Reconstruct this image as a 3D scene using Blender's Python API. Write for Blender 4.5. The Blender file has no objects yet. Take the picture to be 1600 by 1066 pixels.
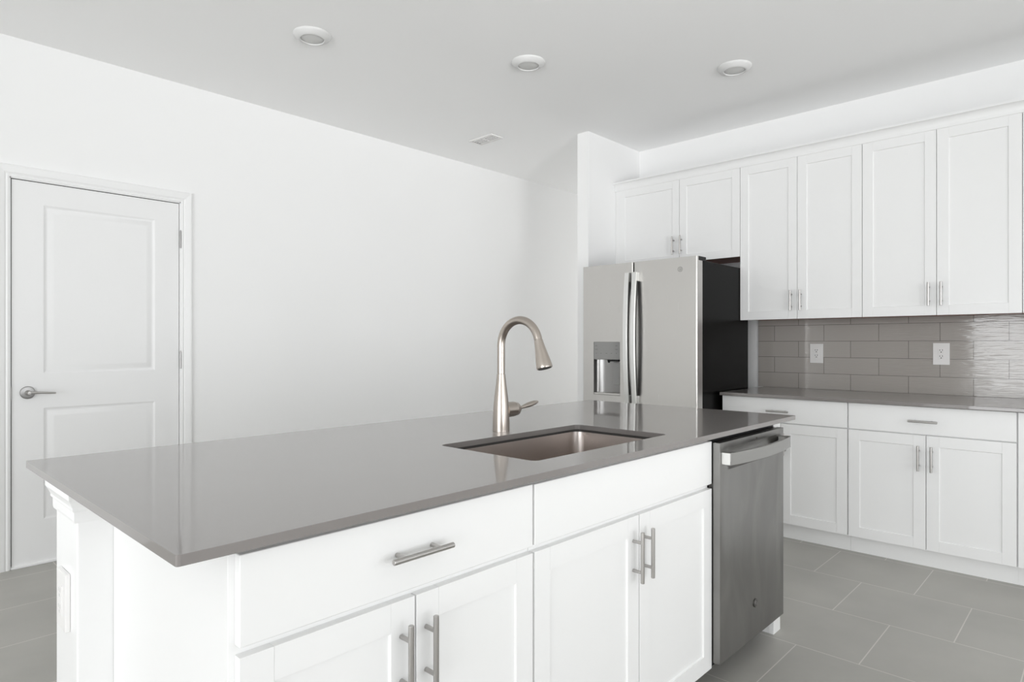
import bpy, bmesh, math
from mathutils import Vector, Matrix

C = bpy.context.scene.collection
scene = bpy.context.scene

# ------------------------------------------------------------------ camera
cam_d = bpy.data.cameras.new('camera')
cam = bpy.data.objects.new('camera', cam_d)
C.objects.link(cam)
cam.location = (0, 0, 1.219)
TH = 0.7573                                   # heading measured from +x towards +y
cam.rotation_euler = (math.pi / 2, 0, TH - math.pi / 2)
cam_d.sensor_width = 36.0
cam_d.lens = 991.79 / 1600 * 36.0
cam_d.shift_y = 4.5 / 1600
cam_d.clip_start = 0.02
scene.camera = cam

# ------------------------------------------------------------------ world, lights, exposure
world = bpy.data.worlds.new('daylight')
scene.world = world
world.use_nodes = True
bg = world.node_tree.nodes['Background']
bg.inputs[0].default_value = (0.93, 0.97, 1.0, 1)
bg.inputs[1].default_value = 1.95

def area(name, loc, rot, sx, sy, power, col=(1, 1, 1)):
    d = bpy.data.lights.new(name, 'AREA')
    d.shape = 'RECTANGLE'
    d.size, d.size_y = sx, sy
    d.energy = power
    d.color = col
    o = bpy.data.objects.new(name, d)
    C.objects.link(o)
    o.location = loc
    o.rotation_euler = rot
    return o

H90 = math.pi / 2
XHALL = 8.44
# daylight entering by the sliding door in the rear wall (-x) and by the windows of the side wall (-y)
area('daylight_slider', (-5.24, -0.575, 1.2), (0, -H90, 0), 2.3, 5.0, 180, (0.97, 0.985, 1.0))
area('daylight_side', (0.9, -5.25, 1.45), (H90, 0, 0), 6.6, 2.1, 76, (0.99, 0.99, 1.0))
area('hall_fill', (XHALL, 3.7, 1.55), (0, H90, 0), 1.3, 0.96, 23, (0.99, 0.985, 0.97))  # added fill lamp at the unseen hall end
# added fill lamps behind the camera, without fixtures, that brighten the kitchen ceiling
for loc, aim, power in (((0.3, -3.4, 0.8), (2.4, 1.6, 2.878), 13), ((-3.2, 0.5, 0.8), (1.4, 2.4, 2.878), 3)):
    fill_lamp = area('ceiling_fill', loc, (0, 0, 0), 1.0, 1.0, power)
    fill_lamp.rotation_euler = (Vector(aim) - fill_lamp.location).to_track_quat('-Z', 'Y').to_euler()
    fill_lamp.data.spread = math.radians(55)

scene.view_settings.view_transform = 'Standard'
scene.view_settings.look = 'None'
scene.view_settings.gamma = 1.0
scene.view_settings.exposure = 0.0
scene.view_settings.use_curve_mapping = False
scene.cycles.max_bounces = 14
scene.cycles.diffuse_bounces = 8
scene.cycles.glossy_bounces = 6
scene.cycles.use_denoising = True
scene.cycles.caustics_reflective = False

# ------------------------------------------------------------------ materials
def principled(name, col, rough=0.5, metal=0.0, spec=0.5):
    m = bpy.data.materials.new(name)
    m.use_nodes = True
    b = m.node_tree.nodes['Principled BSDF']
    b.inputs['Base Color'].default_value = (*col, 1)
    b.inputs['Roughness'].default_value = rough
    b.inputs['Metallic'].default_value = metal
    b.inputs['Specular IOR Level'].default_value = spec
    return m

def N(m, t, **kw):
    n = m.node_tree.nodes.new(t)
    for k, v in kw.items():
        setattr(n, k, v)
    return n

def L(m, a, b):
    m.node_tree.links.new(a, b)

def bsdf(m):
    return m.node_tree.nodes['Principled BSDF']

def add_noise_bump(m, scale, strength, dist=0.002, vec_scale=None):
    tc = N(m, 'ShaderNodeTexCoord')
    no = N(m, 'ShaderNodeTexNoise')
    no.inputs['Scale'].default_value = scale
    no.inputs['Detail'].default_value = 3
    src = tc.outputs['Object']
    if vec_scale:
        mp = N(m, 'ShaderNodeMapping')
        mp.inputs['Scale'].default_value = vec_scale
        L(m, src, mp.inputs['Vector'])
        src = mp.outputs['Vector']
    L(m, src, no.inputs['Vector'])
    bp = N(m, 'ShaderNodeBump')
    bp.inputs['Strength'].default_value = strength
    bp.inputs['Distance'].default_value = dist
    L(m, no.outputs['Fac'], bp.inputs['Height'])
    L(m, bp.outputs['Normal'], bsdf(m).inputs['Normal'])
    return no, src

MAT = {}
MAT['wall'] = principled('wall_paint', (0.88, 0.88, 0.878), 0.7, 0, 0.3)
add_noise_bump(MAT['wall'], 90, 0.04, 0.001)
MAT['ceiling'] = principled('ceiling_paint', (0.92, 0.92, 0.92), 0.9, 0, 0.1)
add_noise_bump(MAT['ceiling'], 60, 0.10, 0.003)
MAT['trim'] = principled('trim_paint', (0.85, 0.85, 0.848), 0.35)
MAT['door'] = principled('door_paint', (0.84, 0.84, 0.84), 0.4)
MAT['cabinet'] = principled('cabinet_lacquer', (0.835, 0.835, 0.832), 0.34)
MAT['plastic'] = principled('white_plastic', (0.82, 0.81, 0.80), 0.35)
MAT['lens'] = principled('lamp_lens', (0.62, 0.62, 0.61), 0.5)
MAT['ring'] = principled('lamp_ring', (0.72, 0.72, 0.715), 0.6, 0, 0.2)
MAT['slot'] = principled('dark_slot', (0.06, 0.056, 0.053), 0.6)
MAT['black'] = principled('black_plastic', (0.009, 0.009, 0.009), 0.45, 0, 0.2)
MAT['fridge_side'] = principled('black_case', (0.005, 0.005, 0.0048), 0.26, 0, 0.05)
MAT['liner'] = principled('handle_liner', (0.02, 0.02, 0.018), 0.45)
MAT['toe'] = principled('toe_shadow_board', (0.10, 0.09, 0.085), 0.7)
MAT['chrome'] = principled('polished_steel', (0.78, 0.78, 0.77), 0.18, 1.0)
MAT['pull'] = principled('brushed_nickel_pull', (0.48, 0.465, 0.45), 0.30, 1.0)
MAT['hinge'] = principled('satin_hinge', (0.36, 0.355, 0.35), 0.32, 1.0)
MAT['bracket'] = principled('bright_bracket', (0.80, 0.80, 0.78), 0.25, 0.6)

def brushed(name, col, rough, streak, var=0.06, metal=1.0):
    m = principled(name, col, rough, metal)
    tc = N(m, 'ShaderNodeTexCoord')
    mp = N(m, 'ShaderNodeMapping')
    mp.inputs['Scale'].default_value = streak
    L(m, tc.outputs['Object'], mp.inputs['Vector'])
    no = N(m, 'ShaderNodeTexNoise')
    no.inputs['Scale'].default_value = 1.0
    no.inputs['Detail'].default_value = 4
    L(m, mp.outputs['Vector'], no.inputs['Vector'])
    mr = N(m, 'ShaderNodeMapRange')
    mr.inputs['To Min'].default_value = rough - var
    mr.inputs['To Max'].default_value = rough + var
    L(m, no.outputs['Fac'], mr.inputs['Value'])
    L(m, mr.outputs['Result'], bsdf(m).inputs['Roughness'])
    return m, no

MAT['steel'], _ = brushed('fridge_stainless', (0.585, 0.57, 0.55), 0.30, (200, 200, 4))
MAT['faucet'], _ = brushed('brushed_nickel', (0.45, 0.405, 0.365), 0.29, (4, 4, 240), 0.025)
MAT['sink'], _ = brushed('sink_steel', (0.60, 0.55, 0.52), 0.30, (10, 10, 160))
MAT['handle_steel'], _ = brushed('handle_steel', (0.80, 0.80, 0.785), 0.30, (60, 60, 3))
MAT['dw_handle'], _ = brushed('dishwasher_handle_steel', (0.40, 0.395, 0.385), 0.33, (3, 60, 60))
MAT['niche'] = principled('dispenser_niche_steel', (0.30, 0.295, 0.29), 0.3, 1.0)
MAT['icon'] = principled('icon_grey', (0.17, 0.17, 0.165), 0.4)
MAT['control'] = principled('dispenser_grey', (0.27, 0.268, 0.262), 0.4, 0.0)
MAT['badge'] = principled('badge_grey', (0.24, 0.235, 0.23), 0.4, 0.8)
MAT['badge_dark'] = principled('badge_dark_steel', (0.10, 0.095, 0.09), 0.35, 0.9)
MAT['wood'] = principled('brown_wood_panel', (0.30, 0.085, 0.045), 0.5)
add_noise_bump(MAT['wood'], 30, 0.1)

# smudged dishwasher steel: wiped streaks change both tone and gloss
m = principled('dishwasher_stainless', (0.36, 0.355, 0.345), 0.36, 1.0)
tc = N(m, 'ShaderNodeTexCoord')
mp = N(m, 'ShaderNodeMapping')
mp.inputs['Scale'].default_value = (4.2, 1, 1.5)
L(m, tc.outputs['Object'], mp.inputs['Vector'])
no = N(m, 'ShaderNodeTexNoise')
no.inputs['Scale'].default_value = 1.6
no.inputs['Detail'].default_value = 6
no.inputs['Distortion'].default_value = 1.2
L(m, mp.outputs['Vector'], no.inputs['Vector'])
cr = N(m, 'ShaderNodeValToRGB')
cr.color_ramp.elements[0].position = 0.30
cr.color_ramp.elements[0].color = (0.24, 0.235, 0.23, 1)
cr.color_ramp.elements[1].position = 0.72
cr.color_ramp.elements[1].color = (0.325, 0.32, 0.31, 1)
L(m, no.outputs['Fac'], cr.inputs['Fac'])
L(m, cr.outputs['Color'], bsdf(m).inputs['Base Color'])
mr = N(m, 'ShaderNodeMapRange')
mr.inputs['To Min'].default_value = 0.26
mr.inputs['To Max'].default_value = 0.46
L(m, no.outputs['Fac'], mr.inputs['Value'])
L(m, mr.outputs['Result'], bsdf(m).inputs['Roughness'])
MAT['dishwasher'] = m

# grey quartz
m = principled('grey_quartz', (0.174, 0.160, 0.153), 0.29, 0, 0.45)
bsdf(m).inputs['Coat Weight'].default_value = 0.72
bsdf(m).inputs['Coat Roughness'].default_value = 0.03
bsdf(m).inputs['Coat IOR'].default_value = 1.6
tc = N(m, 'ShaderNodeTexCoord')
no = N(m, 'ShaderNodeTexNoise')
no.inputs['Scale'].default_value = 9
no.inputs['Detail'].default_value = 2
L(m, tc.outputs['Object'], no.inputs['Vector'])
cr = N(m, 'ShaderNodeValToRGB')
cr.color_ramp.elements[0].position = 0.35
cr.color_ramp.elements[0].color = (0.204, 0.188, 0.180, 1)
cr.color_ramp.elements[1].position = 0.68
cr.color_ramp.elements[1].color = (0.208, 0.192, 0.184, 1)
L(m, no.outputs['Fac'], cr.inputs['Fac'])
L(m, cr.outputs['Color'], bsdf(m).inputs['Base Color'])
MAT['quartz'] = m

def tile_material(name, c1, c2, grout, bw, bh, swap, off, mortar, rough):
    """running-bond tiles; swap picks which object axes carry the row and the column"""
    m = principled(name, c1, rough)
    tc = N(m, 'ShaderNodeTexCoord')
    sp = N(m, 'ShaderNodeSeparateXYZ')
    L(m, tc.outputs['Object'], sp.inputs[0])
    ax = N(m, 'ShaderNodeMath', operation='ADD')
    ay = N(m, 'ShaderNodeMath', operation='ADD')
    L(m, sp.outputs[swap[0]], ax.inputs[0])
    L(m, sp.outputs[swap[1]], ay.inputs[0])
    ax.inputs[1].default_value = off[0]
    ay.inputs[1].default_value = off[1]
    cb = N(m, 'ShaderNodeCombineXYZ')
    L(m, ax.outputs[0], cb.inputs[0])
    L(m, ay.outputs[0], cb.inputs[1])
    br = N(m, 'ShaderNodeTexBrick')
    br.offset = 0.5
    br.offset_frequency = 2
    br.squash = 1.0
    br.inputs['Color1'].default_value = (*c1, 1)
    br.inputs['Color2'].default_value = (*c2, 1)
    br.inputs['Mortar'].default_value = (*grout, 1)
    br.inputs['Scale'].default_value = 1.0
    br.inputs['Mortar Size'].default_value = mortar
    br.inputs['Mortar Smooth'].default_value = 0.05
    br.inputs['Bias'].default_value = 0.0
    br.inputs['Brick Width'].default_value = bw
    br.inputs['Row Height'].default_value = bh
    L(m, cb.outputs[0], br.inputs['Vector'])
    L(m, br.outputs['Color'], bsdf(m).inputs['Base Color'])
    return m, br, cb, tc

# floor: square porcelain tiles in running bond (rows run along y)
m, br, cb, tc = tile_material('floor_tile', (0.392, 0.382, 0.350), (0.412, 0.401, 0.368), (0.60, 0.57, 0.53),
                              0.461, 0.461, (1, 0), (-0.93 + 0.461 * 20, -2.66 + 0.461 * 20), 0.0022, 0.42)
no = N(m, 'ShaderNodeTexNoise')
no.inputs['Scale'].default_value = 2.2
no.inputs['Detail'].default_value = 5
L(m, tc.outputs['Object'], no.inputs['Vector'])
mx = N(m, 'ShaderNodeMix', data_type='RGBA', blend_type='OVERLAY')
mx.inputs['Factor'].default_value = 0.22
L(m, br.outputs['Color'], mx.inputs[6])
L(m, no.outputs['Fac'], mx.inputs[7])
hs = N(m, 'ShaderNodeHueSaturation')
hs.inputs['Saturation'].default_value = 0.85
L(m, mx.outputs[2], hs.inputs['Color'])
L(m, hs.outputs['Color'], bsdf(m).inputs['Base Color'])
bp = N(m, 'ShaderNodeBump')
bp.inputs['Strength'].default_value = 0.3
bp.inputs['Distance'].default_value = 0.002
bp.invert = True
L(m, br.outputs['Fac'], bp.inputs['Height'])
L(m, bp.outputs['Normal'], bsdf(m).inputs['Normal'])
MAT['floor'] = m

# backsplash: glossy rippled subway tiles
m, br, cb, tc = tile_material('rippled_tile', (0.375, 0.350, 0.324), (0.395, 0.370, 0.344), (0.16, 0.15, 0.14),
                              0.342, 0.114, (1, 2), (-1.467 + 0.342 * 20, -1.124 + 0.114 * 10), 0.0016, 0.06)
bsdf(m).inputs['Specular IOR Level'].default_value = 0.7
mp = N(m, 'ShaderNodeMapping')
mp.inputs['Scale'].default_value = (1, 5.5, 62)
L(m, tc.outputs['Object'], mp.inputs['Vector'])
no = N(m, 'ShaderNodeTexNoise')
no.inputs['Scale'].default_value = 1.6
no.inputs['Detail'].default_value = 2.0
no.inputs['Distortion'].default_value = 0.7
L(m, mp.outputs['Vector'], no.inputs['Vector'])
sub = N(m, 'ShaderNodeMath', operation='MULTIPLY_ADD')
L(m, br.outputs['Fac'], sub.inputs[0])
sub.inputs[1].default_value = -1.6
L(m, no.outputs['Fac'], sub.inputs[2])
bp = N(m, 'ShaderNodeBump')
bp.inputs['Strength'].default_value = 0.45
bp.inputs['Distance'].default_value = 0.0018
L(m, sub.outputs[0], bp.inputs['Height'])
L(m, bp.outputs['Normal'], bsdf(m).inputs['Normal'])
MAT['tile'] = m

# ------------------------------------------------------------------ mesh helpers
IDENT = lambda u, w, z: (u, w, z)

class MB:
    """collects shapes in one bmesh; T maps local (u, w, z) to the world"""
    def __init__(s, T=None):
        s.bm = bmesh.new()
        s.T = T or IDENT

    def _merge(s, b):
        for v in b.verts:
            v.co = Vector(s.T(*v.co))
        me = bpy.data.meshes.new('tmp')
        b.to_mesh(me)
        b.free()
        s.bm.from_mesh(me)
        bpy.data.meshes.remove(me)

    def box(s, x0, x1, y0, y1, z0, z1, bev=0.0, seg=2):
        b = bmesh.new()
        bmesh.ops.create_cube(b, size=1)
        for v in b.verts:
            v.co = Vector(((x0 + x1) / 2 + v.co.x * (x1 - x0), (y0 + y1) / 2 + v.co.y * (y1 - y0), (z0 + z1) / 2 + v.co.z * (z1 - z0)))
        if bev:
            bmesh.ops.bevel(b, geom=b.edges[:], offset=bev, segments=seg, profile=0.5, affect='EDGES')
        s._merge(b)
        return s

    def faces(s, verts, faces):
        b = bmesh.new()
        vs = [b.verts.new(v) for v in verts]
        for f in faces:
            try:
                b.faces.new([vs[i] for i in f])
            except ValueError:
                pass
        s._merge(b)
        return s

    def rings(s, rings, cap0=True, cap1=True, closed=True):
        """bridges consecutive loops of equal length"""
        n = len(rings[0])
        verts = [p for r in rings for p in r]
        fs = []
        for i in range(len(rings) - 1):
            for j in range(n if closed else n - 1):
                k = (j + 1) % n
                fs.append((i * n + j, i * n + k, (i + 1) * n + k, (i + 1) * n + j))
        if cap0:
            fs.append(tuple(range(n))[::-1])
        if cap1:
            fs.append(tuple(range((len(rings) - 1) * n, len(rings) * n)))
        return s.faces(verts, fs)

    def tube(s, pts, radii, n=20, cap=True):
        pts = [Vector(p) for p in pts]
        if not hasattr(radii, '__len__'):
            radii = [radii] * len(pts)
        rings = []
        ref = None
        for i, p in enumerate(pts):
            t = (pts[min(i + 1, len(pts) - 1)] - pts[max(i - 1, 0)]).normalized()
            if ref is None:
                ref = Vector((0, 0, 1)) if abs(t.z) < 0.9 else Vector((1, 0, 0))
            a = ref - t * ref.dot(t)
            a.normalize()
            ref = a
            c = t.cross(a)
            rings.append([tuple(p + (a * math.cos(2 * math.pi * k / n) + c * math.sin(2 * math.pi * k / n)) * radii[i]) for k in range(n)])
        return s.rings(rings, cap, cap)

    def lathe(s, prof, c, axis='z', n=32, cap=(True, True)):
        """prof: (r, h) pairs along axis from centre c"""
        rings = []
        for r, h in prof:
            ring = []
            for k in range(n):
                a = 2 * math.pi * k / n
                p, q = r * math.cos(a), r * math.sin(a)
                if axis == 'z':
                    ring.append((c[0] + p, c[1] + q, c[2] + h))
                elif axis == 'x':
                    ring.append((c[0] + h, c[1] + p, c[2] + q))
                else:
                    ring.append((c[0] + p, c[1] + h, c[2] + q))
            rings.append(ring)
        return s.rings(rings, *cap)

    def prism(s, prof, a0, a1, axis='y'):
        """extrudes a closed 2D profile; axis y: profile (x,z); axis x: (y,z); axis z: (x,y)"""
        def P(p, a):
            return {'y': (p[0], a, p[1]), 'x': (a, p[0], p[1]), 'z': (p[0], p[1], a)}[axis]
        return s.rings([[P(p, a0) for p in prof], [P(p, a1) for p in prof]])

    def build(s, name, mat, parent=None, smooth=None, origin=None, bevel=None):
        bmesh.ops.remove_doubles(s.bm, verts=s.bm.verts, dist=1e-6)
        bmesh.ops.recalc_face_normals(s.bm, faces=s.bm.faces)
        me = bpy.data.meshes.new(name)
        if origin is None:
            lo = [min(v.co[i] for v in s.bm.verts) for i in range(3)]
            hi = [max(v.co[i] for v in s.bm.verts) for i in range(3)]
            origin = Vector(((lo[0] + hi[0]) / 2, (lo[1] + hi[1]) / 2, lo[2]))
        origin = Vector(origin)
        for v in s.bm.verts:
            v.co -= origin
        if smooth is not None:
            for f in s.bm.faces:
                f.smooth = True
            for e in s.bm.edges:
                if len(e.link_faces) == 2 and e.calc_face_angle(0) > math.radians(smooth):
                    e.smooth = False
        s.bm.to_mesh(me)
        s.bm.free()
        me.materials.append(mat)
        o = bpy.data.objects.new(name, me)
        C.objects.link(o)
        link(o, origin, parent)
        if smooth is not None and not bevel:
            wn = o.modifiers.new('normals', 'WEIGHTED_NORMAL')
            wn.keep_sharp = True
            wn.weight = 100
        if bevel:
            md = o.modifiers.new('edge', 'BEVEL')
            md.width = bevel
            md.segments = 3
            md.limit_method = 'ANGLE'
            md.angle_limit = math.radians(40)
            md.harden_normals = smooth is not None
        return o

WPOS = {}
def link(o, pos, parent):
    WPOS[o.name] = Vector(pos)
    if parent:
        o.parent = parent
        o.location = Vector(pos) - WPOS[parent.name]
    else:
        o.location = pos

def tag(o, label, cat, group=None):
    o['label'] = label
    o['category'] = cat
    if group:
        o['group'] = group
    return o

def thing(name, pos, label, cat, group=None):
    o = bpy.data.objects.new(name, None)
    o.empty_display_size = 0.1
    C.objects.link(o)
    link(o, pos, None)
    return tag(o, label, cat, group)

def struct(o):
    o['kind'] = 'structure'
    return o

def struct_empty(name, pos):
    o = bpy.data.objects.new(name, None)
    C.objects.link(o)
    link(o, pos, None)
    return struct(o)

def plabel(o, text):
    o['label'] = text
    return o

def holed_grid(mb, us, zs, w, skip):
    """flat sheet at depth w over the grid us x zs leaving out the cells in skip"""
    verts, idx, fs = [], {}, []
    def vid(i, j):
        if (i, j) not in idx:
            idx[(i, j)] = len(verts)
            verts.append((us[i], w, zs[j]))
        return idx[(i, j)]
    for i in range(len(us) - 1):
        for j in range(len(zs) - 1):
            if (i, j) in skip:
                continue
            fs.append((vid(i, j), vid(i + 1, j), vid(i + 1, j + 1), vid(i, j + 1)))
    mb.faces(verts, fs)

def rect_loops(mb, r, steps):
    """nested rectangles: steps = (inset, depth); the last one is capped"""
    u0, u1, z0, z1 = r
    rings = [[(u0 + i, w, z0 + i), (u1 - i, w, z0 + i), (u1 - i, w, z1 - i), (u0 + i, w, z1 - i)] for i, w in steps]
    mb.rings(rings, False, True)

# ------------------------------------------------------------------ room shell
CEIL = 2.878
YL = 4.313           # door wall
XW = 4.741           # kitchen wall
XR, YF, XE = -5.2, -5.2, 8.4

def slab(name, x0, x1, y0, y1, z0, z1, mat):
    return struct(MB().box(x0, x1, y0, y1, z0, z1).build(name, MAT[mat], origin=(0, 0, 0)))

slab('floor', XR - .2, XE + .2, YF - .2, YL + .2, -0.12, 0.0, 'floor')
slab('ceiling', XR - .2, XE + .2, YF - .2, YL + .2, CEIL, CEIL + 0.12, 'ceiling')

DX0, DX1, DZ = 0.618, 1.493, 2.124       # door opening
mb = MB()
mb.box(XR - .2, DX0, YL, YL + .13, 0, CEIL)
mb.box(DX1, XE + .2, YL, YL + .13, 0, CEIL)
mb.box(DX0, DX1, YL, YL + .13, DZ, CEIL)
struct(mb.build('wall_left', MAT['wall'], origin=(0, 0, 0)))
slab('wall_right', XW, XW + .13, YF - .13, 2.966, 0, CEIL, 'wall')
slab('wall_divider', 4.004, XE, 2.966, 3.072, 0, CEIL, 'wall')
mb = MB()
mb.box(XE, XE + .13, 3.072, YL, 0, 0.9)
mb.box(XE, XE + .13, 3.072, YL, 2.2, CEIL)
mb.box(XE, XE + .13, 3.072, 3.22, 0.9, 2.2)
mb.box(XE, XE + .13, 4.18, YL, 0.9, 2.2)
struct(mb.build('wall_hall', MAT['wall'], origin=(0, 0, 0)))
# rear wall with the sliding door opening, front wall with three windows (both behind the camera)
mb = MB()
mb.box(XR - .13, XR, YF - .13, -3.1, 0, CEIL)
mb.box(XR - .13, XR, 1.95, YL, 0, CEIL)
mb.box(XR - .13, XR, -3.1, 1.95, 2.40, CEIL)
struct(mb.build('wall_rear', MAT['wall'], origin=(0, 0, 0)))
mb = MB()
mb.box(XR, -2.4, YF - .13, YF, 0, CEIL)
mb.box(4.2, XW, YF - .13, YF, 0, CEIL)
mb.box(-2.4, 4.2, YF - .13, YF, 0, 0.4)
mb.box(-2.4, 4.2, YF - .13, YF, 2.5, CEIL)
struct(mb.build('wall_front', MAT['wall'], origin=(0, 0, 0)))

def window_frame(name, axis, a0, a1, z0, z1, pos, n):
    mb = MB()
    t = 0.05
    def bx(p0, p1, q0, q1):
        if axis == 'y':
            mb.box(pos - .09, pos - .04, p0, p1, q0, q1)
        else:
            mb.box(p0, p1, pos - .09, pos - .04, q0, q1)
    bx(a0, a1, z0, z0 + t)
    bx(a0, a1, z1 - t, z1)
    for k in range(n + 1):
        c = a0 + (a1 - a0) * k / n
        bx(max(a0, c - t / 2), min(a1, c + t / 2), z0 + t, z1 - t)
    return struct(mb.build(name, MAT['trim'], origin=(0, 0, 0)))
window_frame('window_1', 'y', -3.1, 1.95, 0.0, 2.40, XR, 3)
window_frame('added_hall_window', 'y', 3.22, 4.18, 0.9, 2.2, XE + .14, 2)  # window added at the unseen hall end to house the fill lamp
window_frame('window_2', 'x', -2.4, 4.2, 0.4, 2.5, YF, 4)

# baseboards
def baseboard(name, axis, a0, a1, pos, sgn):
    prof = [(0, 0), (0.014, 0), (0.014, 0.10), (0.008, 0.125), (0.004, 0.132), (0, 0.132)]
    p = [(pos + sgn * a, z) for a, z in prof]
    return struct(MB().prism(p, a0, a1, axis).build(name, MAT['trim'], origin=(0, 0, 0)))
baseboard('baseboard_left', 'x', DX1 + 0.075, XE, YL, -1)
baseboard('baseboard_rear', 'x', XR, DX0 - 0.075, YL, -1)
baseboard('baseboard_divider', 'x', 4.004, XE, 3.072, 1)

# ------------------------------------------------------------------ door in the left wall
door = struct_empty('door_1', ((DX0 + DX1) / 2, YL, 0))
TD = lambda u, w, z: (u, YL + 0.004 - w, z)              # w grows out of the wall towards the room
us = [0.6345, 0.774, 1.344, 1.479]
zs = [0.012, 0.243, 0.866, 1.054, 1.994, 2.1105]
mb = MB(TD)
holed_grid(mb, us, zs, 0.0, {(1, 1), (1, 3)})
for z0, z1 in ((0.243, 0.866), (1.054, 1.994)):
    rect_loops(mb, (0.774, 1.344, z0, z1), [(0, 0), (0.006, -0.004), (0.015, -0.0085), (0.022, -0.0085), (0.036, -0.004), (0.048, -0.0015), (0.052, -0.0015)])
u0, u1, z0, z1 = us[0], us[-1], zs[0], zs[-1]
mb.rings([[(u0, 0, z0), (u1, 0, z0), (u1, 0, z1), (u0, 0, z1)], [(u0, -.035, z0), (u1, -.035, z0), (u1, -.035, z1), (u0, -.035, z1)]], False, True)
mb.build('door_leaf', MAT['door'], door, smooth=35)
# jamb and stop around the leaf
mb = MB()
mb.box(DX0, DX0 + .012, YL - .002, YL + .125, 0, DZ)
mb.box(DX1 - .010, DX1, YL - .002, YL + .125, 0, DZ)
mb.box(DX0, DX1, YL - .002, YL + .125, DZ - .009, DZ)
mb.box(DX0, DX1, YL + .05, YL + .08, 0.012, DZ - .009)
mb.build('door_jamb', MAT['trim'], door)
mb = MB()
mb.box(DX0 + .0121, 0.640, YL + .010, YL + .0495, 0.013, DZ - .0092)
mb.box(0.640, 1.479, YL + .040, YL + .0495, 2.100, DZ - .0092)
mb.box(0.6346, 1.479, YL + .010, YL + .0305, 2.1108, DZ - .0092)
plabel(mb.build('gap_shade', MAT['slot'], door), 'dark strip painted as shade in the gap round the door leaf')  # dark strips stand in for the shade inside the door gap
# moulded casing swept round three sides
prof = [(0.006, 0), (0.006, 0.009), (0.016, 0.011), (0.022, 0.008), (0.030, 0.012), (0.058, 0.017), (0.066, 0.017), (0.071, 0.012), (0.073, 0)]
rings = []
for k in range(4):
    r = []
    for o_, w in prof:
        x = DX0 + .012 - o_ if k < 2 else DX1 - .010 + o_
        z = 0.0 if k in (0, 3) else DZ - .009 + o_
        r.append((x, YL - w, z))
    rings.append(r)
MB().rings(rings).build('door_casing', MAT['trim'], door)
MB().box(DX0 + .012, DX1 - .01, YL - .012, YL + .1, 0.0, 0.012, .003).build('threshold', MAT['trim'], door)
for z in (0.25, 1.062, 1.829):
    mb = MB()
    mb.tube([(1.4865, YL - .007, z), (1.4865, YL - .007, z + .106)], 0.0055, 12)
    for q in (0.03, 0.055, 0.08):
        mb.tube([(1.4865, YL - .007, z + q - .0015), (1.4865, YL - .007, z + q + .0015)], 0.0061, 12)
    mb.lathe([(0.004, 0), (0.004, .006), (0.001, .008)], (1.4865, YL - .007, z + .106), 'z', 12)
    plabel(mb.build('hinge', MAT['hinge'], door, smooth=40), 'satin nickel door hinge')
hd = MB().lathe([(0.0345, 0), (0.0345, -.006), (0.033, -.0095), (0.029, -.011), (0.0, -.0115)], (0.703, YL + .004, 0.952), 'y', 32, (True, False)).build('door_handle', MAT['hinge'], door, smooth=40)
plabel(hd, 'satin nickel lever handle')
mb = MB()
mb.lathe([(0.0135, -.008), (0.0135, -.03), (0.011, -.045), (0.011, -.056), (0.008, -.060), (0, -.0605)], (0.703, YL + .004, 0.952), 'y', 20, (True, False))
pts = [(0.703, YL - .048, 0.952), (0.722, YL - .050, 0.953), (0.755, YL - .050, 0.952), (0.790, YL - .049, 0.949), (0.822, YL - .047, 0.947)]
mb.tube(pts, [0.0085, 0.0075, 0.0062, 0.0058, 0.005], 14)
mb.build('lever', MAT['pull'], hd, smooth=40)
mb = MB().box(DX0 + .0105, DX0 + .0135, YL - .003, YL + .02, 0.915, 0.985)
mb.build('strike_plate', MAT['pull'], door)

# ------------------------------------------------------------------ cabinet parts
PULLS = {}
def bar_pull(parent, T, u, w, z, length, vertical, name='handle'):
    """bar pull with two posts; centre at (u, z) on a front at depth w"""
    r, off = 0.0058, 0.032
    h = length / 2
    mb = MB(T)
    def P(a, d):
        return (u, w + d, z + a) if vertical else (u + a, w + d, z)
    mb.tube([P(-h, off), P(-h + .0012, off), P(h - .0012, off), P(h, off)], [r * .75, r, r, r * .75], 16)
    for sgn in (-1, 1):
        mb.tube([P(sgn * h * .58, 0), P(sgn * h * .58, off)], 0.0048, 12)
    o = mb.build(name, MAT['pull'], parent, smooth=50)
    plabel(o, 'brushed nickel bar pull')
    return o

def shaker(parent, T, u0, u1, z0, z1, w0, fr=0.058, name='door'):
    t, rec, b = 0.019, 0.0065, 0.0012
    mb = MB(T)
    mb.box(u0, u0 + fr, w0, w0 + t, z0, z1, b)
    mb.box(u1 - fr, u1, w0, w0 + t, z0, z1, b)
    mb.box(u0 + fr, u1 - fr, w0, w0 + t, z0, z0 + fr, b * .5)
    mb.box(u0 + fr, u1 - fr, w0, w0 + t, z1 - fr, z1, b * .5)
    mb.box(u0 + fr - .004, u1 - fr + .004, w0 + .001, w0 + t - rec, z0 + fr - .004, z1 - fr + .004)
    rect_loops(mb, (u0 + fr - .0004, u1 - fr + .0004, z0 + fr - .0004, z1 - fr + .0004), [(0, w0 + t - .0015), (0.002, w0 + t - .004), (0.0028, w0 + t - rec + .0004), (0.0032, w0 + t - rec + .0003)])
    return mb.build(name, MAT['cabinet'], parent, smooth=25)

def slab_front(parent, T, u0, u1, z0, z1, w0, name='drawer'):
    return MB(T).box(u0, u1, w0, w0 + 0.019, z0, z1, 0.0022, 3).build(name, MAT['cabinet'], parent, smooth=40)

def carcass(parent, T, u0, u1, w_back, w_front, z0, z1, name='body', open_bottom=False):
    return MB(T).box(u0, u1, w_back, w_front, z0, z1, 0.0008, 1).build(name, MAT['cabinet'], parent)

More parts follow.
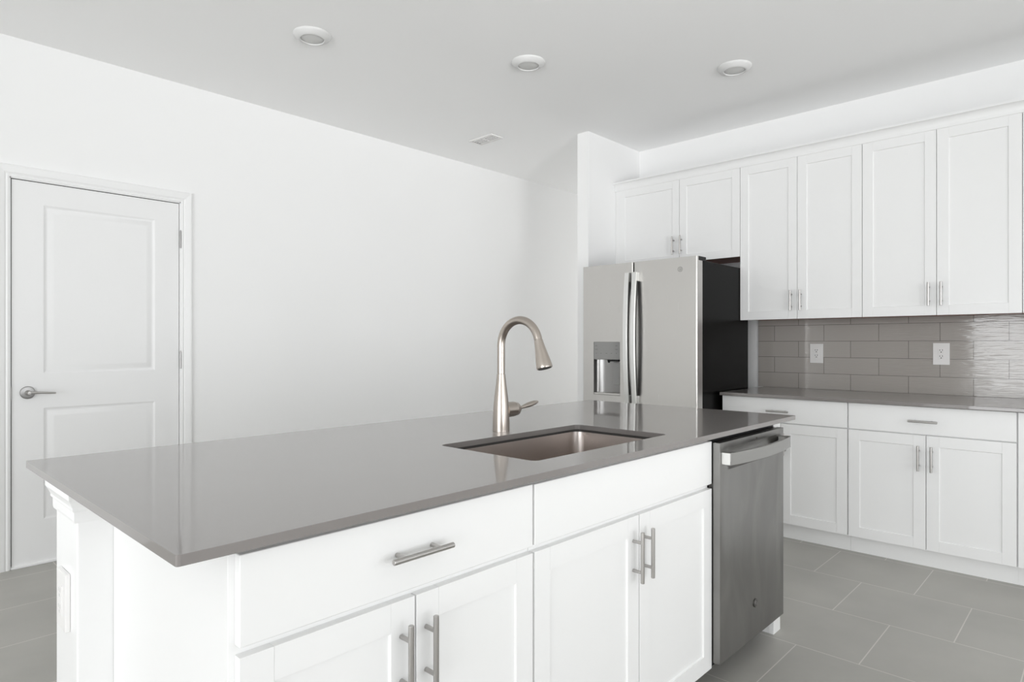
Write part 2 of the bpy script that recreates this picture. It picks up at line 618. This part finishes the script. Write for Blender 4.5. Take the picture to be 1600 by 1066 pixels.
# ------------------------------------------------------------------ kitchen island
IT = 0.9096                     # top of the island worktop
IB = IT - 0.0178                # its underside
YD = 1.012                      # front plane of the doors
TI = lambda u, w, z: (u, YD + 0.019 - w, z)     # w = 0 at the carcass front, +0.019 at the door face
IBOX = 1.031
EX0, EX1 = 0.4265, 2.0855       # cabinet run
SEAM = 1.1475

def island_base(name, x0, x1, lab):
    t = thing(name, ((x0 + x1) / 2, 1.34, 0), lab, 'cabinet', 'island base cabinets')
    return t

cabA = island_base('base_cabinet', EX0, SEAM, 'white island base cabinet with a bar-handled drawer above two doors, nearest the camera')
carcass(cabA, TI, EX0, SEAM - .0004, -.617, 0, 0.10, IB)
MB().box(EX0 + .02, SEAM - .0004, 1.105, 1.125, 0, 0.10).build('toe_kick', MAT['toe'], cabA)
d = slab_front(cabA, TI, 0.4375, 1.1440, 0.7315, 0.8812, 0)
bar_pull(d, TI, 0.788, 0.019, 0.8075, 0.150, False)
d = shaker(cabA, TI, 0.4375, 0.7885, 0.090, 0.7160, 0)
bar_pull(d, TI, 0.7545, 0.019, 0.6020, 0.150, True)
d = shaker(cabA, TI, 0.7925, 1.1440, 0.090, 0.7160, 0)
bar_pull(d, TI, 0.8165, 0.019, 0.6020, 0.150, True)

cabB = island_base('sink_cabinet', SEAM, EX1, 'white island sink cabinet with a plain false front over two doors, beside the dishwasher')
mbx = MB(TI)
mbx.box(SEAM + .0004, SEAM + .019, -.617, 0, 0.10, IB)
mbx.box(EX1 - .019, EX1, -.617, 0, 0.10, IB)
mbx.box(SEAM + .019, EX1 - .019, -.617, -.598, 0.10, IB)
mbx.box(SEAM + .019, EX1 - .019, -.598, 0, 0.10, 0.12)
mbx.box(SEAM + .019, EX1 - .019, -.019, 0, 0.70, IB)
mbx.build('body', MAT['cabinet'], cabB)
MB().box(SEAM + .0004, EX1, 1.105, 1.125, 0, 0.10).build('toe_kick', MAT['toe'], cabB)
slab_front(cabB, TI, 1.1510, 2.0825, 0.7315, 0.8800, 0, 'false_front')
d = shaker(cabB, TI, 1.1510, 1.6148, 0.090, 0.7160, 0)
bar_pull(d, TI, 1.5832, 0.019, 0.6030, 0.147, True)
d = shaker(cabB, TI, 1.6188, 2.0825, 0.090, 0.7160, 0)
bar_pull(d, TI, 1.6400, 0.019, 0.6040, 0.147, True)

# half wall along the back of the island, with the small moulding under its worktop
hw = thing('island_backing', (1.55, 1.745, 0), 'white painted half wall along the back of the island under the worktop overhang', 'half wall')
HX0, HX1, HY0, HY1 = 0.356, 2.758, 1.650, 1.842
MB().box(HX0, HX1, HY0, HY1, 0, IB, 0.004, 3).build('wall_panel', MAT['trim'], hw, smooth=40)
prof = [(0.0, 0.826), (0.005, 0.826), (0.006, 0.832), (0.006, 0.850), (0.010, 0.855), (0.010, 0.861), (0.015, 0.873), (0.019, 0.880), (0.019, IB), (0.0, IB)]
rings = []
for k in range(4):
    r = []
    for o_, z in prof:
        x, y = [(EX0 - .001, HY0 - o_), (HX0 - o_, HY0 - o_), (HX0 - o_, HY1 + o_), (HX1, HY1 + o_)][k]
        r.append((x, y, z))
    rings.append(r)
MB().rings(rings).build('moulding', MAT['trim'], hw)
prof = [(0, 0), (0.014, 0), (0.014, 0.10), (0.006, 0.128), (0, 0.128)]
rings = []
for k in range(4):
    rings.append([((EX0 - .001, HY0 - o_, z), (HX0 - o_, HY0 - o_, z), (HX0 - o_, HY1 + o_, z), (HX1, HY1 + o_, z))[k] for o_, z in prof])
MB().rings(rings).build('skirting', MAT['trim'], hw)

# outlet on the end of the half wall
def outlet(name, T, u, z, lab, group, thick=0.006, hw_=0.0425, hh=0.066, slots='slot'):
    pos = T(u, 0, z - hh)
    o = thing(name, pos, lab, 'outlet', group)
    MB(T).box(u - hw_, u + hw_, 0.0003, thick, z - hh, z + hh, 0.002, 2).build('cover_plate', MAT['plastic'], o, smooth=40)
    mb = MB(T)
    mb.box(u - .0165, u + .0165, thick - .001, thick + .0022, z - .034, z + .034, 0.001, 2)
    rec = mb.build('receptacle', MAT['plastic'], o, smooth=40)
    mb = MB(T)
    for dz in (-.0185, .0185):
        mb.box(u - .0085, u - .0055, thick + .0018, thick + .0027, z + dz + .001, z + dz + .010)
        mb.box(u + .0055, u + .0085, thick + .0018, thick + .0027, z + dz + .001, z + dz + .009)
        mb.box(u - .0030, u + .0030, thick + .0018, thick + .0027, z + dz - .010, z + dz - .004)
    plabel(mb.build('slots', MAT[slots], rec), 'socket slots')
    return o
TE = lambda u, w, z: (HX0 - w, u, z)
oe = outlet('wall_outlet', TE, 1.744, 0.635, 'white outlet on the end of the island half wall, below the worktop corner', 'white outlets', 0.011, 0.040, 0.065, 'lens')

# end leg and panel closing the island beside the dishwasher
leg = thing('end_panel', (2.72, 1.34, 0), 'narrow white end panel with a boxed leg closing the island past the dishwasher', 'end panel')
MB().box(2.684, 2.757, 1.030, 1.051, 0, IB, 0.0015, 2).build('leg', MAT['cabinet'], leg, smooth=40)
MB().box(2.687, 2.755, 1.0512, 1.649, 0, IB).build('panel', MAT['cabinet'], leg)

# ------------------------------------------------------------------ worktops
def rounded_rect(x0, x1, y0, y1, r, n=8):
    pts = []
    for cx, cy, a0 in ((x1 - r, y1 - r, 0), (x0 + r, y1 - r, 90), (x0 + r, y0 + r, 180), (x1 - r, y0 + r, 270)):
        for k in range(n + 1):
            a = math.radians(a0 + 90 * k / n)
            pts.append((cx + r * math.cos(a), cy + r * math.sin(a)))
    return pts

def worktop(name, outer, hole, z0, z1):
    b = bmesh.new()
    for z in (z0, z1):
        edges = []
        for loop in (outer, hole):
            if not loop:
                continue
            vs = [b.verts.new((x, y, z)) for x, y in loop]
            edges += [b.edges.new((vs[i], vs[(i + 1) % len(vs)])) for i in range(len(vs))]
        bmesh.ops.triangle_fill(b, edges=edges, use_beauty=True)
    mb = MB()
    mb._merge(b)
    for loop in (outer, hole):
        if loop:
            mb.rings([[(x, y, z0) for x, y in loop], [(x, y, z1) for x, y in loop]], False, False)
    return mb.build(name, MAT['quartz'], None, bevel=0.0028)

SX0, SX1, SY0, SY1 = 1.256, 1.944, 1.104, 1.494
o = worktop('island_worktop', rounded_rect(0.3367, 2.836, 0.9934, 2.090, 0.006, 4), rounded_rect(SX0, SX1, SY0, SY1, 0.022), IB, IT)
tag(o, 'long polished grey quartz worktop on the island, cut out for the sink', 'worktop', 'grey quartz worktops')

# undermount sink
sk = thing('sink', (1.6, 1.3, 0.68), 'brushed steel undermount sink set into the island worktop', 'sink')
g = 0.011
rings = []
for ins, z, r in ((-0.03, IB - .0100, 0.05), (-g, IB - .0100, 0.035), (-g, IB - .014, 0.035), (-g + .004, 0.74, 0.045), (-g + .008, 0.705, 0.045), (0.010, 0.690, 0.04), (0.035, 0.684, 0.03)):
    rings.append([(x, y, z) for x, y in rounded_rect(SX0 + ins, SX1 - ins, SY0 + ins, SY1 - ins, r, 8)])
ob = MB().rings(rings, False, True).build('basin', MAT['sink'], sk, smooth=45)
sol = ob.modifiers.new('gauge', 'SOLIDIFY')
sol.thickness = 0.0015
sol.offset = 0
MB().lathe([(0.045, 0.6845), (0.045, 0.687), (0.036, 0.687), (0.030, 0.6846), (0.004, 0.6846)], (1.6, 1.3, 0), 'z', 28, (True, True)).build('drain', MAT['chrome'], sk, smooth=40)

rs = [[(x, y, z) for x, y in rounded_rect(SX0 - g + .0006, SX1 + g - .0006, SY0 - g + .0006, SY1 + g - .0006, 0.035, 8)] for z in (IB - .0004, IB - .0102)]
plabel(MB().rings(rs, False, False).build('rim_shade', MAT['slot'], sk, smooth=50), 'dark band painted as shade under the worktop edge')  # dark band stands in for the shadow line below the sink cutout
# faucet
FX, FY = 1.612, 1.577
fc = thing('faucet', (FX, FY, IT), 'tall brushed nickel gooseneck faucet standing behind the sink', 'faucet')
MB().lathe([(0.0305, 0), (0.0305, .004), (0.0300, .03), (0.0290, .06), (0.0272, .09), (0.0243, .12), (0.0205, .15), (0.0175, .175), (0.0155, .195), (0.0148, .2025)], (FX, FY, IT + .0002), 'z', 40).build('faucet_body', MAT['faucet'], fc, smooth=40)
TR_, AR = 0.0140, 0.0885
zt = 1.2125
pts = [(FX, FY, IT + .2035), (FX, FY, IT + .23), (FX, FY, IT + .27), (FX, FY, zt)]
cy = FY - AR
a_end = 166
for k in range(1, 31):
    a = math.radians(a_end * k / 30)
    pts.append((FX, cy + AR * math.cos(a), zt + AR * math.sin(a)))
MB().tube(pts, TR_, 28).build('spout', MAT['faucet'], fc, smooth=45)
pe = Vector(pts[-1])
dr = (Vector(pts[-1]) - Vector(pts[-2])).normalized()
pp, rr = [], []
for h, r in ((0.0005, .0128), (.002, .0128), (.0021, .0146), (.02, .0165), (.045, .0200), (.07, .0240), (.09, .0266), (.097, .0272), (.1005, .0262), (.1006, .022)):
    pp.append(tuple(pe + dr * h))
    rr.append(r)
hd = MB().tube(pp, rr, 32).build('spray_head', MAT['faucet'], fc, smooth=40)
MB().tube([tuple(pe + dr * .1007), tuple(pe + dr * .1022)], 0.0225, 28).build('nozzle', MAT['slot'], hd)
back = Vector((0, 1, 0)) - dr * dr.y
back.normalize()
for h0, h1, r in ((.030, .042, .0185), (.048, .082, .0215)):
    mb = MB()
    q0, q1 = pe + dr * h0 + back * (r - .0035 - .001), pe + dr * h1 + back * (r - .0035 + .0035)
    mb.tube([tuple(q0), tuple(q0.lerp(q1, .15)), tuple(q0.lerp(q1, .85)), tuple(q1)], [.003, .0052, .0058, .003], 14)
    plabel(mb.build('spray_button', MAT['black'], hd, smooth=50), 'black spray button')
hz = IT + .0735
ho = MB().lathe([(0.0275, 0.016), (0.0275, .046), (0.0270, .062), (0.0262, .0622), (0.0262, .0638), (0.0265, .064), (0.0235, .080), (0.0165, .090), (0.008, .095), (0.0, .0955)], (FX, FY, hz), 'x', 32, (True, False)).build('handle_hub', MAT['faucet'], fc, smooth=40)
mb = MB()
lp = [(.088, 0.000, .0055, .0055), (.104, .002, .0052, .0050), (.120, .005, .0085, .0072), (.140, .0085, .0115, .0092), (.160, .012, .0125, .0098), (.180, .0155, .0108, .0080), (.194, .018, .0065, .0048), (.199, .019, .0015, .0012)]
rings = []
for dx, dz, a, b_ in lp:
    rings.append([(FX + dx, FY + a * math.cos(2 * math.pi * k / 16), hz + dz + b_ * math.sin(2 * math.pi * k / 16)) for k in range(16)])
mb.rings(rings)
mb.build('lever', MAT['faucet'], ho, smooth=50)

# ------------------------------------------------------------------ dishwasher
DW0, DW1, DWF = 2.0885, 2.6700, 0.985
dw = thing('dishwasher', ((DW0 + DW1) / 2, 1.3, 0), 'smudged stainless dishwasher with a bowed bar handle, built into the island', 'dishwasher')
plabel(MB().box(DW0 + .004, DW1 - .002, 1.027, 1.60, 0.10, IB - .001).build('tub', MAT['black'], dw), 'black tub casing')
MB().box(DW0 + .004, DW1 - .002, 1.10, 1.55, 0.0, 0.10).build('plinth', MAT['black'], dw)
# door skin with a scooped pocket behind the handle
mb = MB()
DZ0, DZ1 = 0.107, 0.8745
px0, px1, pz0, pz1 = DW0 + .045, DW1 - .045, 0.775, 0.852
holed_grid(mb, [DW0, px0, px1, DW1], [DZ0, pz0, pz1, DZ1], DWF, {(1, 1)})
nU, nZ = 28, 10
verts, fs = [], []
for i in range(nU + 1):
    for j in range(nZ + 1):
        a, b_ = i / nU, j / nZ
        ea = min(1, min(a, 1 - a) / 0.10)
        eb = math.sin(math.pi * b_)
        dep = 0.017 * (ea * ea * (3 - 2 * ea)) * eb ** 0.8
        verts.append((px0 + (px1 - px0) * a, DWF + dep, pz0 + (pz1 - pz0) * b_))
for i in range(nU):
    for j in range(nZ):
        q = i * (nZ + 1) + j
        fs.append((q, q + nZ + 1, q + nZ + 2, q + 1))
mb.faces(verts, fs)
x0, x1 = DW0, DW1
mb.rings([[(x0, DWF, DZ0), (x1, DWF, DZ0), (x1, DWF, DZ1), (x0, DWF, DZ1)], [(x0, 1.010, DZ0), (x1, 1.010, DZ0), (x1, 1.010, DZ1), (x0, 1.010, DZ1)]], False, True)
ddoor = mb.build('door', MAT['dishwasher'], dw, smooth=40)
plabel(MB().box(DW0 + .001, DW1 - .001, 1.0102, 1.0268, DZ0 + .004, DZ1 - .002).build('door_liner', MAT['badge_dark'], dw), 'dark door edge behind the steel skin')
# bowed handle
rings = []
hx0, hx1 = DW0 + .012, DW1 - .012
n = 24
for i in range(n + 1):
    s = i / n
    x = hx0 + (hx1 - hx0) * s
    yf = 0.951 - 0.024 * (1 - (2 * s - 1) ** 2)
    rings.append([(x, yf, 0.800), (x, yf + .012, 0.800), (x, yf + .012, 0.843), (x, yf, 0.843)])
mb = MB().rings(rings)
mb.box(hx0, hx0 + .045, .951, DWF - .0002, 0.800, 0.843)
mb.box(hx1 - .045, hx1, .951, DWF - .0002, 0.800, 0.843)
hb = mb.build('handle', MAT['dw_handle'], ddoor, smooth=30, bevel=0.0012)
for x in (hx0 - .0015, hx1):
    MB().box(x, x + .0015, .953, DWF - .001, 0.8015, 0.8415).build('end_cap', MAT['bracket'], hb)
bd = MB().lathe([(0.0165, 0), (0.0165, -.003), (0.0150, -.004), (0.0, -.004)], (2.385, DWF - .0001, 0.236), 'y', 28, (True, False)).build('badge', MAT['badge_dark'], ddoor, smooth=40)
def monogram(parent, T, u, z, r, w, mat):
    """ring with two looped script letters"""
    mb = MB(T)
    ring = [(u + r * math.cos(2 * math.pi * k / 28), w, z + r * math.sin(2 * math.pi * k / 28)) for k in range(29)]
    mb.tube(ring, r * .085, 6)
    gl = [(-.05, .42), (-.20, .52), (-.42, .40), (-.52, .08), (-.46, -.28), (-.26, -.46), (-.06, -.36), (.0, -.08), (-.22, -.08)]
    el = [(.46, .36), (.30, .50), (.12, .36), (.16, .12), (.32, .04), (.12, -.06), (.06, -.30), (.24, -.46), (.48, -.34)]
    for pl in (gl, el):
        mb.tube([(u + a * r, w, z + b_ * r) for a, b_ in pl], r * .08, 6)
    return mb.build('monogram', mat, parent, smooth=50)
monogram(bd, lambda u, w, z: (u, DWF - w, z), 2.385, 0.236, 0.0125, 0.0042, MAT['badge'])
MB().box(2.392, 2.406, DWF - .0008, DWF + .0002, 0.857, 0.863).build('indicator', MAT['slot'], ddoor)

# ------------------------------------------------------------------ cabinets on the kitchen wall
XB = 4.050                                        # carcass front of the base units
TB = lambda u, w, z: (XB - w, u, z)
def base_unit(name, y0, y1, lab):
    return thing(name, ((XB + XW) / 2, (y0 + y1) / 2, 0), lab, 'cabinet', 'base cabinets along the tiled wall')
WBK = -(XW - 0.001 - XB)
for (nm, y0, y1, lab) in (
        ('base_cabinet', 1.1195, 1.888, 'white base cabinet with drawer and two doors, right beside the refrigerator'),
        ('base_cabinet', 0.3430, 1.1190, 'white base cabinet below the right outlet, drawer over two full doors')):
    t = base_unit(nm, y0, y1, lab)
    carcass(t, TB, y0, y1 - .0004, WBK, 0, 0.10, 0.8795)
    MB().box(4.092, 4.110, y0, y1 - .0004, 0, 0.10).build('toe_kick', MAT['cabinet'], t)
    d = slab_front(t, TB, y0 + .003, y1 - .004, 0.7275, 0.8770, 0)
    c = (y0 + y1) / 2
    bar_pull(d, TB, c + .012, 0.019, 0.798, 0.137, False)
    d = shaker(t, TB, y0 + .003, c - .0015, 0.1035, 0.7220, 0)
    bar_pull(d, TB, c - .028, 0.019, 0.598, 0.137, True)
    d = shaker(t, TB, c + .0015, y1 - .004, 0.1035, 0.7220, 0)
    bar_pull(d, TB, c + .033, 0.019, 0.598, 0.137, True)
t = base_unit('base_cabinet', -0.40, 0.3426, 'white base cabinet cut off by the right edge, plain edge strip showing')
carcass(t, TB, -.40, 0.3426, WBK, 0, 0.10, 0.8795)
MB().box(4.092, 4.110, -.40, 0.3426, 0, 0.10).build('toe_kick', MAT['cabinet'], t)
MB(TB).box(0.262, 0.3400, 0, 0.019, 0.1035, 0.8770, .0015).build('filler_strip', MAT['cabinet'], t)
d = slab_front(t, TB, -.397, 0.257, 0.7275, 0.8770, 0)
bar_pull(d, TB, -.07, 0.019, 0.798, 0.137, False)
d = shaker(t, TB, -.397, -.0715, 0.1035, 0.7220, 0)
bar_pull(d, TB, -.10, 0.019, 0.598, 0.137, True)
d = shaker(t, TB, -.0685, 0.257, 0.1035, 0.7220, 0)
bar_pull(d, TB, -.04, 0.019, 0.598, 0.137, True)

o = worktop('wall_worktop', [(4.004, -.41), (XW - .0005, -.41), (XW - .0005, 1.8925), (4.004, 1.8925)], None, 0.8798, 0.900)
tag(o, 'grey quartz worktop along the tiled wall, right of the refrigerator', 'worktop', 'grey quartz worktops')

bs = MB().box(XW - .009, XW - .0006, -.41, 1.930, 0.9004, 1.420, .0008, 1).build('tile_backsplash', MAT['tile'], origin=(0, 0, 0))
tag(bs, 'glossy rippled grey subway tile backsplash under the wall cabinets', 'backsplash')
TO = lambda u, w, z: (XW - .009 - w, u, z)
outlet('wall_outlet', TO, 1.5145, 1.152, 'white outlet on the tile backsplash nearer the refrigerator', 'white outlets', 0.006, 0.044, 0.068)
outlet('wall_outlet', TO, 0.7760, 1.156, 'white outlet on the tile backsplash further right, near the bright rippled tiles', 'white outlets', 0.006, 0.044, 0.068)

# wall cabinets
XU = 4.389
TU = lambda u, w, z: (XU - w, u, z)
WBU = -(XW - 0.001 - XU)
def wall_unit(y0, y1, z0, z1, lab, pz, doors=True):
    t = thing('wall_cabinet', ((XU + XW) / 2, (y0 + y1) / 2, z0), lab, 'cabinet', 'wall cabinets under the crown moulding')
    carcass(t, TU, y0 + .0002, y1 - .0002, WBU, 0, z0 + .014, z1)
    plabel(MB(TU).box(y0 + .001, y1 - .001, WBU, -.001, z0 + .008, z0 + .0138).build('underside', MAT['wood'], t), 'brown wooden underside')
    return t
UZ0, UZ1 = 1.386, 2.462
for y0, y1, lab, gap in (
        (1.1310, 1.9120, 'tall white two-door wall cabinet next to the refrigerator', .031),
        (0.3500, 1.1310, 'tall white two-door wall cabinet above the right outlet', .030)):
    t = wall_unit(y0, y1, UZ0, UZ1, lab, 0)
    c = (y0 + y1) / 2
    for a, b_, h in ((y0 + .0015, c - .0012, c - .026), (c + .0012, y1 - .0015, c + .036)):
        d = shaker(t, TU, a, b_, UZ0, UZ1 + .003, 0)
        bar_pull(d, TU, h, 0.019, 1.509, 0.137, True)
t = wall_unit(-0.43, 0.3500, UZ0, UZ1, 'tall white wall cabinet mostly cut off by the right edge', 0)
for a, b_, h in ((-.4285, -.0412, -.066), (-.0388, 0.3485, -.005)):
    d = shaker(t, TU, a, b_, UZ0, UZ1 + .003, 0)
    bar_pull(d, TU, h, 0.019, 1.509, 0.137, True)
t = wall_unit(1.9120, 2.9650, 1.838, UZ1, 'short white two-door wall cabinet over the refrigerator', 0)
MB(TU).box(2.931, 2.9645, 0, 0.012, 1.838, UZ1 + .003, .001).build('filler_strip', MAT['cabinet'], t)
for a, b_, h in ((1.9135, 2.3835, 2.366), (2.3865, 2.929, 2.430)):
    d = shaker(t, TU, a, b_, 1.838, UZ1 + .003, 0)
    bar_pull(d, TU, h, 0.019, 1.967, 0.142, True)

# crown moulding along the top of the wall cabinets
prof = [(XU, UZ1 + .0005), (XU - .022, UZ1 + .0035), (XU - .022, UZ1 + .012)]
for k in range(9):
    a = math.pi / 2 * k / 8
    prof.append((XU - .022 - .026 * (1 - math.cos(a)), UZ1 + .012 + .046 * math.sin(a)))
prof += [(XU - .052, UZ1 + .060), (XU - .052, UZ1 + .070), (XU + .04, UZ1 + .070), (XU + .04, UZ1 + .0005)]
o = MB().prism(prof, -.43, 2.9655, 'y').build('crown_moulding', MAT['cabinet'])
tag(o, 'white cove crown moulding running along the tops of the wall cabinets', 'moulding')

# ------------------------------------------------------------------ refrigerator
FXF = 3.724
FY0, FY1, FYS = 1.9085, 2.808, 2.378
fr = thing('refrigerator', (4.1, (FY0 + FY1) / 2, 0), 'stainless french-door refrigerator with black sides and an ice dispenser', 'refrigerator')
plabel(MB().box(3.800, 4.515, FY0 + .006, FY1 - .006, 0.03, 1.757, .004, 2).build('case', MAT['fridge_side'], fr, smooth=40), 'black case')
plabel(MB().box(3.82, 4.45, FY0 + .03, FY1 - .03, 0.0, 0.03).build('feet_grille', MAT['black'], fr), 'black base grille')
for y in (FY0 - .0012, FY1 - .0588):
    mb = MB().box(3.744, 3.845, y, y + .06, 1.7512, 1.7795, .003, 2)
    plabel(mb.build('hinge_cover', MAT['black'], fr, smooth=40), 'black hinge cover')

TF = lambda u, w, z: (FXF - w, u, z)
plabel(MB().box(3.745, 3.7995, FYS - .004, FYS + .004, 0.72, 1.770).build('door_seal', MAT['black'], fr), 'black seal between the doors')
def fdoor(name, y0, y1, z0, z1, hole=None):
    """door shell with rounded vertical edges; w = 0 is the front"""
    t, r = -.072, 0.008
    mb = MB(TF)
    def edge(y, sgn):                      # quarter round profile from the side to the front
        return [(y + sgn * r * (1 - math.cos(a)), -r + r * math.sin(a)) for a in [math.pi / 2 * k / 5 for k in range(6)]]
    left = edge(y0, 1)
    right = [(u, w) for u, w in edge(y1, -1)][::-1]
    prof = [(y0, t)] + left + right + [(y1, t)]
    for (u, w), (u2, w2) in zip(prof, prof[1:]):
        if w == 0 and w2 == 0 or (abs(w) < 1e-9 and abs(w2) < 1e-9):
            continue
        mb.faces([(u, w, z0), (u2, w2, z0), (u2, w2, z1), (u, w, z1)], [(0, 1, 2, 3)])
    a0, a1 = y0 + r, y1 - r
    if hole:
        holed_grid(mb, [a0, hole[0], hole[1], a1], [z0, hole[2], hole[3], z1], 0, {(1, 1)})
    else:
        holed_grid(mb, [a0, a1], [z0, z1], 0, set())
    for z in (z0, z1):
        mb.faces([(u, w, z) for u, w in prof], [tuple(range(len(prof)))])
    mb.faces([(y0, t, z0), (y1, t, z0), (y1, t, z1), (y0, t, z1)], [(0, 1, 2, 3)])
    return mb.build(name, MAT['steel'], fr, smooth=40)
ZD0, ZD1 = 0.715, 1.7785
HL = (2.487, 2.711, 0.857, 1.2325)
dl = fdoor('left_door', FYS + .0045, FY1, ZD0, ZD1, HL)
drr = fdoor('right_door', FY0, FYS - .0045, ZD0, ZD1)
fz = fdoor('freezer_drawer', FY0, FY1, 0.06, 0.705)
# dispenser set into the left door
ds = struct_d = MB(TF)
a0, a1, z0, z1 = HL
ds.rings([[(a0, 0, z0), (a1, 0, z0), (a1, 0, z1), (a0, 0, z1)], [(a0, -.006, z0), (a1, -.006, z0), (a1, -.006, z1), (a0, -.006, z1)]], False, False)
n = 20
arc = []
for k in range(n + 1):
    a = math.pi * k / n
    arc.append(((a0 + a1) / 2 + (a1 - a0) / 2 * math.cos(a) * -1, -.006 - .062 * math.sin(a) ** 0.75))
zc0, zc1 = 0.872, 1.1075
for (u, w), (u2, w2) in zip(arc, arc[1:]):
    ds.faces([(u, w, zc0), (u2, w2, zc0), (u2, w2, zc1), (u, w, zc1)], [(0, 1, 2, 3)])
ds.faces([(u, w, zc1) for u, w in arc], [tuple(range(len(arc)))])
dsp = ds.build('dispenser', MAT['niche'], dl, smooth=60)
plabel(dsp, 'curved steel dispenser niche')
plabel(MB(TF).box(a0 + .001, a1 - .001, -.06, -.002, zc1 + .001, z1 - .0012, .0012).build('control_panel', MAT['control'], dl, smooth=40), 'grey dispenser control panel')
plabel(MB(TF).box(a0 + .001, a1 - .001, -.062, -.001, z0 + .001, zc0 - .0005, .0015).build('drip_tray', MAT['steel'], dl, smooth=40), 'steel drip tray')
for u, z, wd in ((2.690, 1.205, .016), (2.690, 1.180, .022), (2.518, 1.205, .016), (2.518, 1.180, .018), (2.690, 1.152, .010), (2.648, 1.152, .010), (2.602, 1.152, .014), (2.560, 1.152, .010), (2.518, 1.152, .008)):
    plabel(MB(TF).box(u - wd / 2, u + wd / 2, -.0022, -.0012, z - .0022, z + .0022).build('control_icon', MAT['icon'], dl), 'small dark control marking')
plabel(MB(TF).box(2.508, 2.562, -.034, -.026, 0.930, 1.088, .003, 2).build('paddle', MAT['control'], dl, smooth=40), 'grey dispenser paddle')
mb = MB(TF)
mb.tube([(2.600, -.030, zc1 - .001), (2.600, -.030, zc1 - .014), (2.600, -.028, zc1 - .022)], [.011, .010, .006], 14)
mb.box(2.505, 2.585, -.045, -.012, zc1 - .012, zc1 - .001, .002)
plabel(mb.build('spout', MAT['black'], dl, smooth=40), 'black water spout')
# bowed bar handles
def fridge_handle(parent, yc, z0, z1):
    hw_, n = 0.0165, 28
    rings, back = [], []
    for i in range(n + 1):
        s = i / n
        bow = 1 - (2 * s - 1) ** 2
        w = 0.040 + 0.026 * bow
        z = z0 + (z1 - z0) * s
        rings.append([(yc - hw_, w - .013, z), (yc + hw_, w - .013, z), (yc + hw_, w, z), (yc - hw_, w, z)])
        back.append([(yc - hw_ + .001, w - .030, z), (yc + hw_ - .001, w - .030, z), (yc + hw_ - .001, w - .0132, z), (yc - hw_ + .001, w - .0132, z)])
    h = MB(TF).rings(rings).build('handle', MAT['handle_steel'], parent, smooth=30, bevel=.002)
    plabel(h, 'bowed bright steel bar handle')
    plabel(MB(TF).rings(back[2:-2]).build('handle_liner', MAT['liner'], h, smooth=30), 'dark handle liner')
    for z in (z0, z1 - .062):
        MB(TF).box(yc - hw_ + .002, yc + hw_ - .002, -.0002, .030, z + .001, z + .061, .0015).build('bracket', MAT['bracket'], h, smooth=40)
fridge_handle(dl, 2.4065, 0.805, 1.706)
fridge_handle(drr, 2.3475, 0.805, 1.706)
rings = []
h = MB(TF)
h.box(2.03, 2.69, .045, .060, .632, .662, .004)
for y in (2.05, 2.64):
    h.box(y, y + .03, -.0002, .046, .635, .659, .002)
h.build('handle', MAT['handle_steel'], fz, smooth=40)
bd = MB(TF).lathe([(0.0175, -.0002), (0.0175, .0012), (0.0, .0013)], (2.026, 0, 1.701), 'y', 26, (True, False)).build('badge', MAT['steel'], drr, smooth=40)
monogram(bd, TF, 2.026, 1.701, 0.0155, 0.0016, MAT['badge'])

# ------------------------------------------------------------------ ceiling fittings
for x, y, lab in ((1.740, 3.120, 'white round recessed ceiling light nearest the door, left of three'),
                  (2.782, 2.497, 'white round recessed ceiling light in the middle of three'),
                  (3.678, 1.643, 'white round recessed ceiling light nearest the wall cabinets, right of three')):
    t = thing('recessed_light', (x, y, CEIL), lab, 'ceiling light', 'recessed ceiling lights')
    MB().lathe([(0.098, -.0002), (0.098, -.004), (0.092, -.012), (0.078, -.022), (0.066, -.027), (0.062, -.026), (0.060, -.020)], (x, y, CEIL), 'z', 40, (True, False)).build('trim_ring', MAT['ring'], t, smooth=50)
    plabel(MB().lathe([(0.0605, -.018), (0.057, -.021), (0.040, -.0245), (0.018, -.0262), (0.0, -.0265)], (x, y, CEIL), 'z', 36, (True, False)).build('lens', MAT['lens'], t, smooth=60), 'frosted grey lens, unlit')

t = thing('ceiling_vent', (3.60, 3.69, CEIL), 'small white louvred air vent in the ceiling near the hall', 'vent')
vx0, vx1, vy0, vy1 = 3.522, 3.664, 3.553, 3.815
mb = MB()
for b_ in ((vx0, vx1, vy0, vy0 + .02), (vx0, vx1, vy1 - .02, vy1), (vx0, vx0 + .02, vy0 + .02, vy1 - .02), (vx1 - .02, vx1, vy0 + .02, vy1 - .02)):
    mb.box(*b_, CEIL - .009, CEIL - .0002, .002)
mb.build('frame', MAT['plastic'], t, smooth=40)
plabel(MB().box(vx0 + .019, vx1 - .019, vy0 + .019, vy1 - .019, CEIL - .002, CEIL - .0003).build('duct', MAT['black'], t), 'dark duct opening')
mid = (vy0 + vy1) / 2
for k in range(4):
    xc = vx0 + .034 + k * .0255
    for y0, y1 in ((vy0 + .0205, mid - .006), (mid + .006, vy1 - .0205)):
        mb = MB().prism([(xc - .006, CEIL - .0030), (xc + .003, CEIL - .0085), (xc + .0045, CEIL - .0080), (xc - .0045, CEIL - .0025)], y0, y1, 'y')
        mb.build('louvre', MAT['plastic'], t)
MB().box(vx0 + .02, vx1 - .02, mid - .005, mid + .005, CEIL - .010, CEIL - .002).build('divider', MAT['plastic'], t)
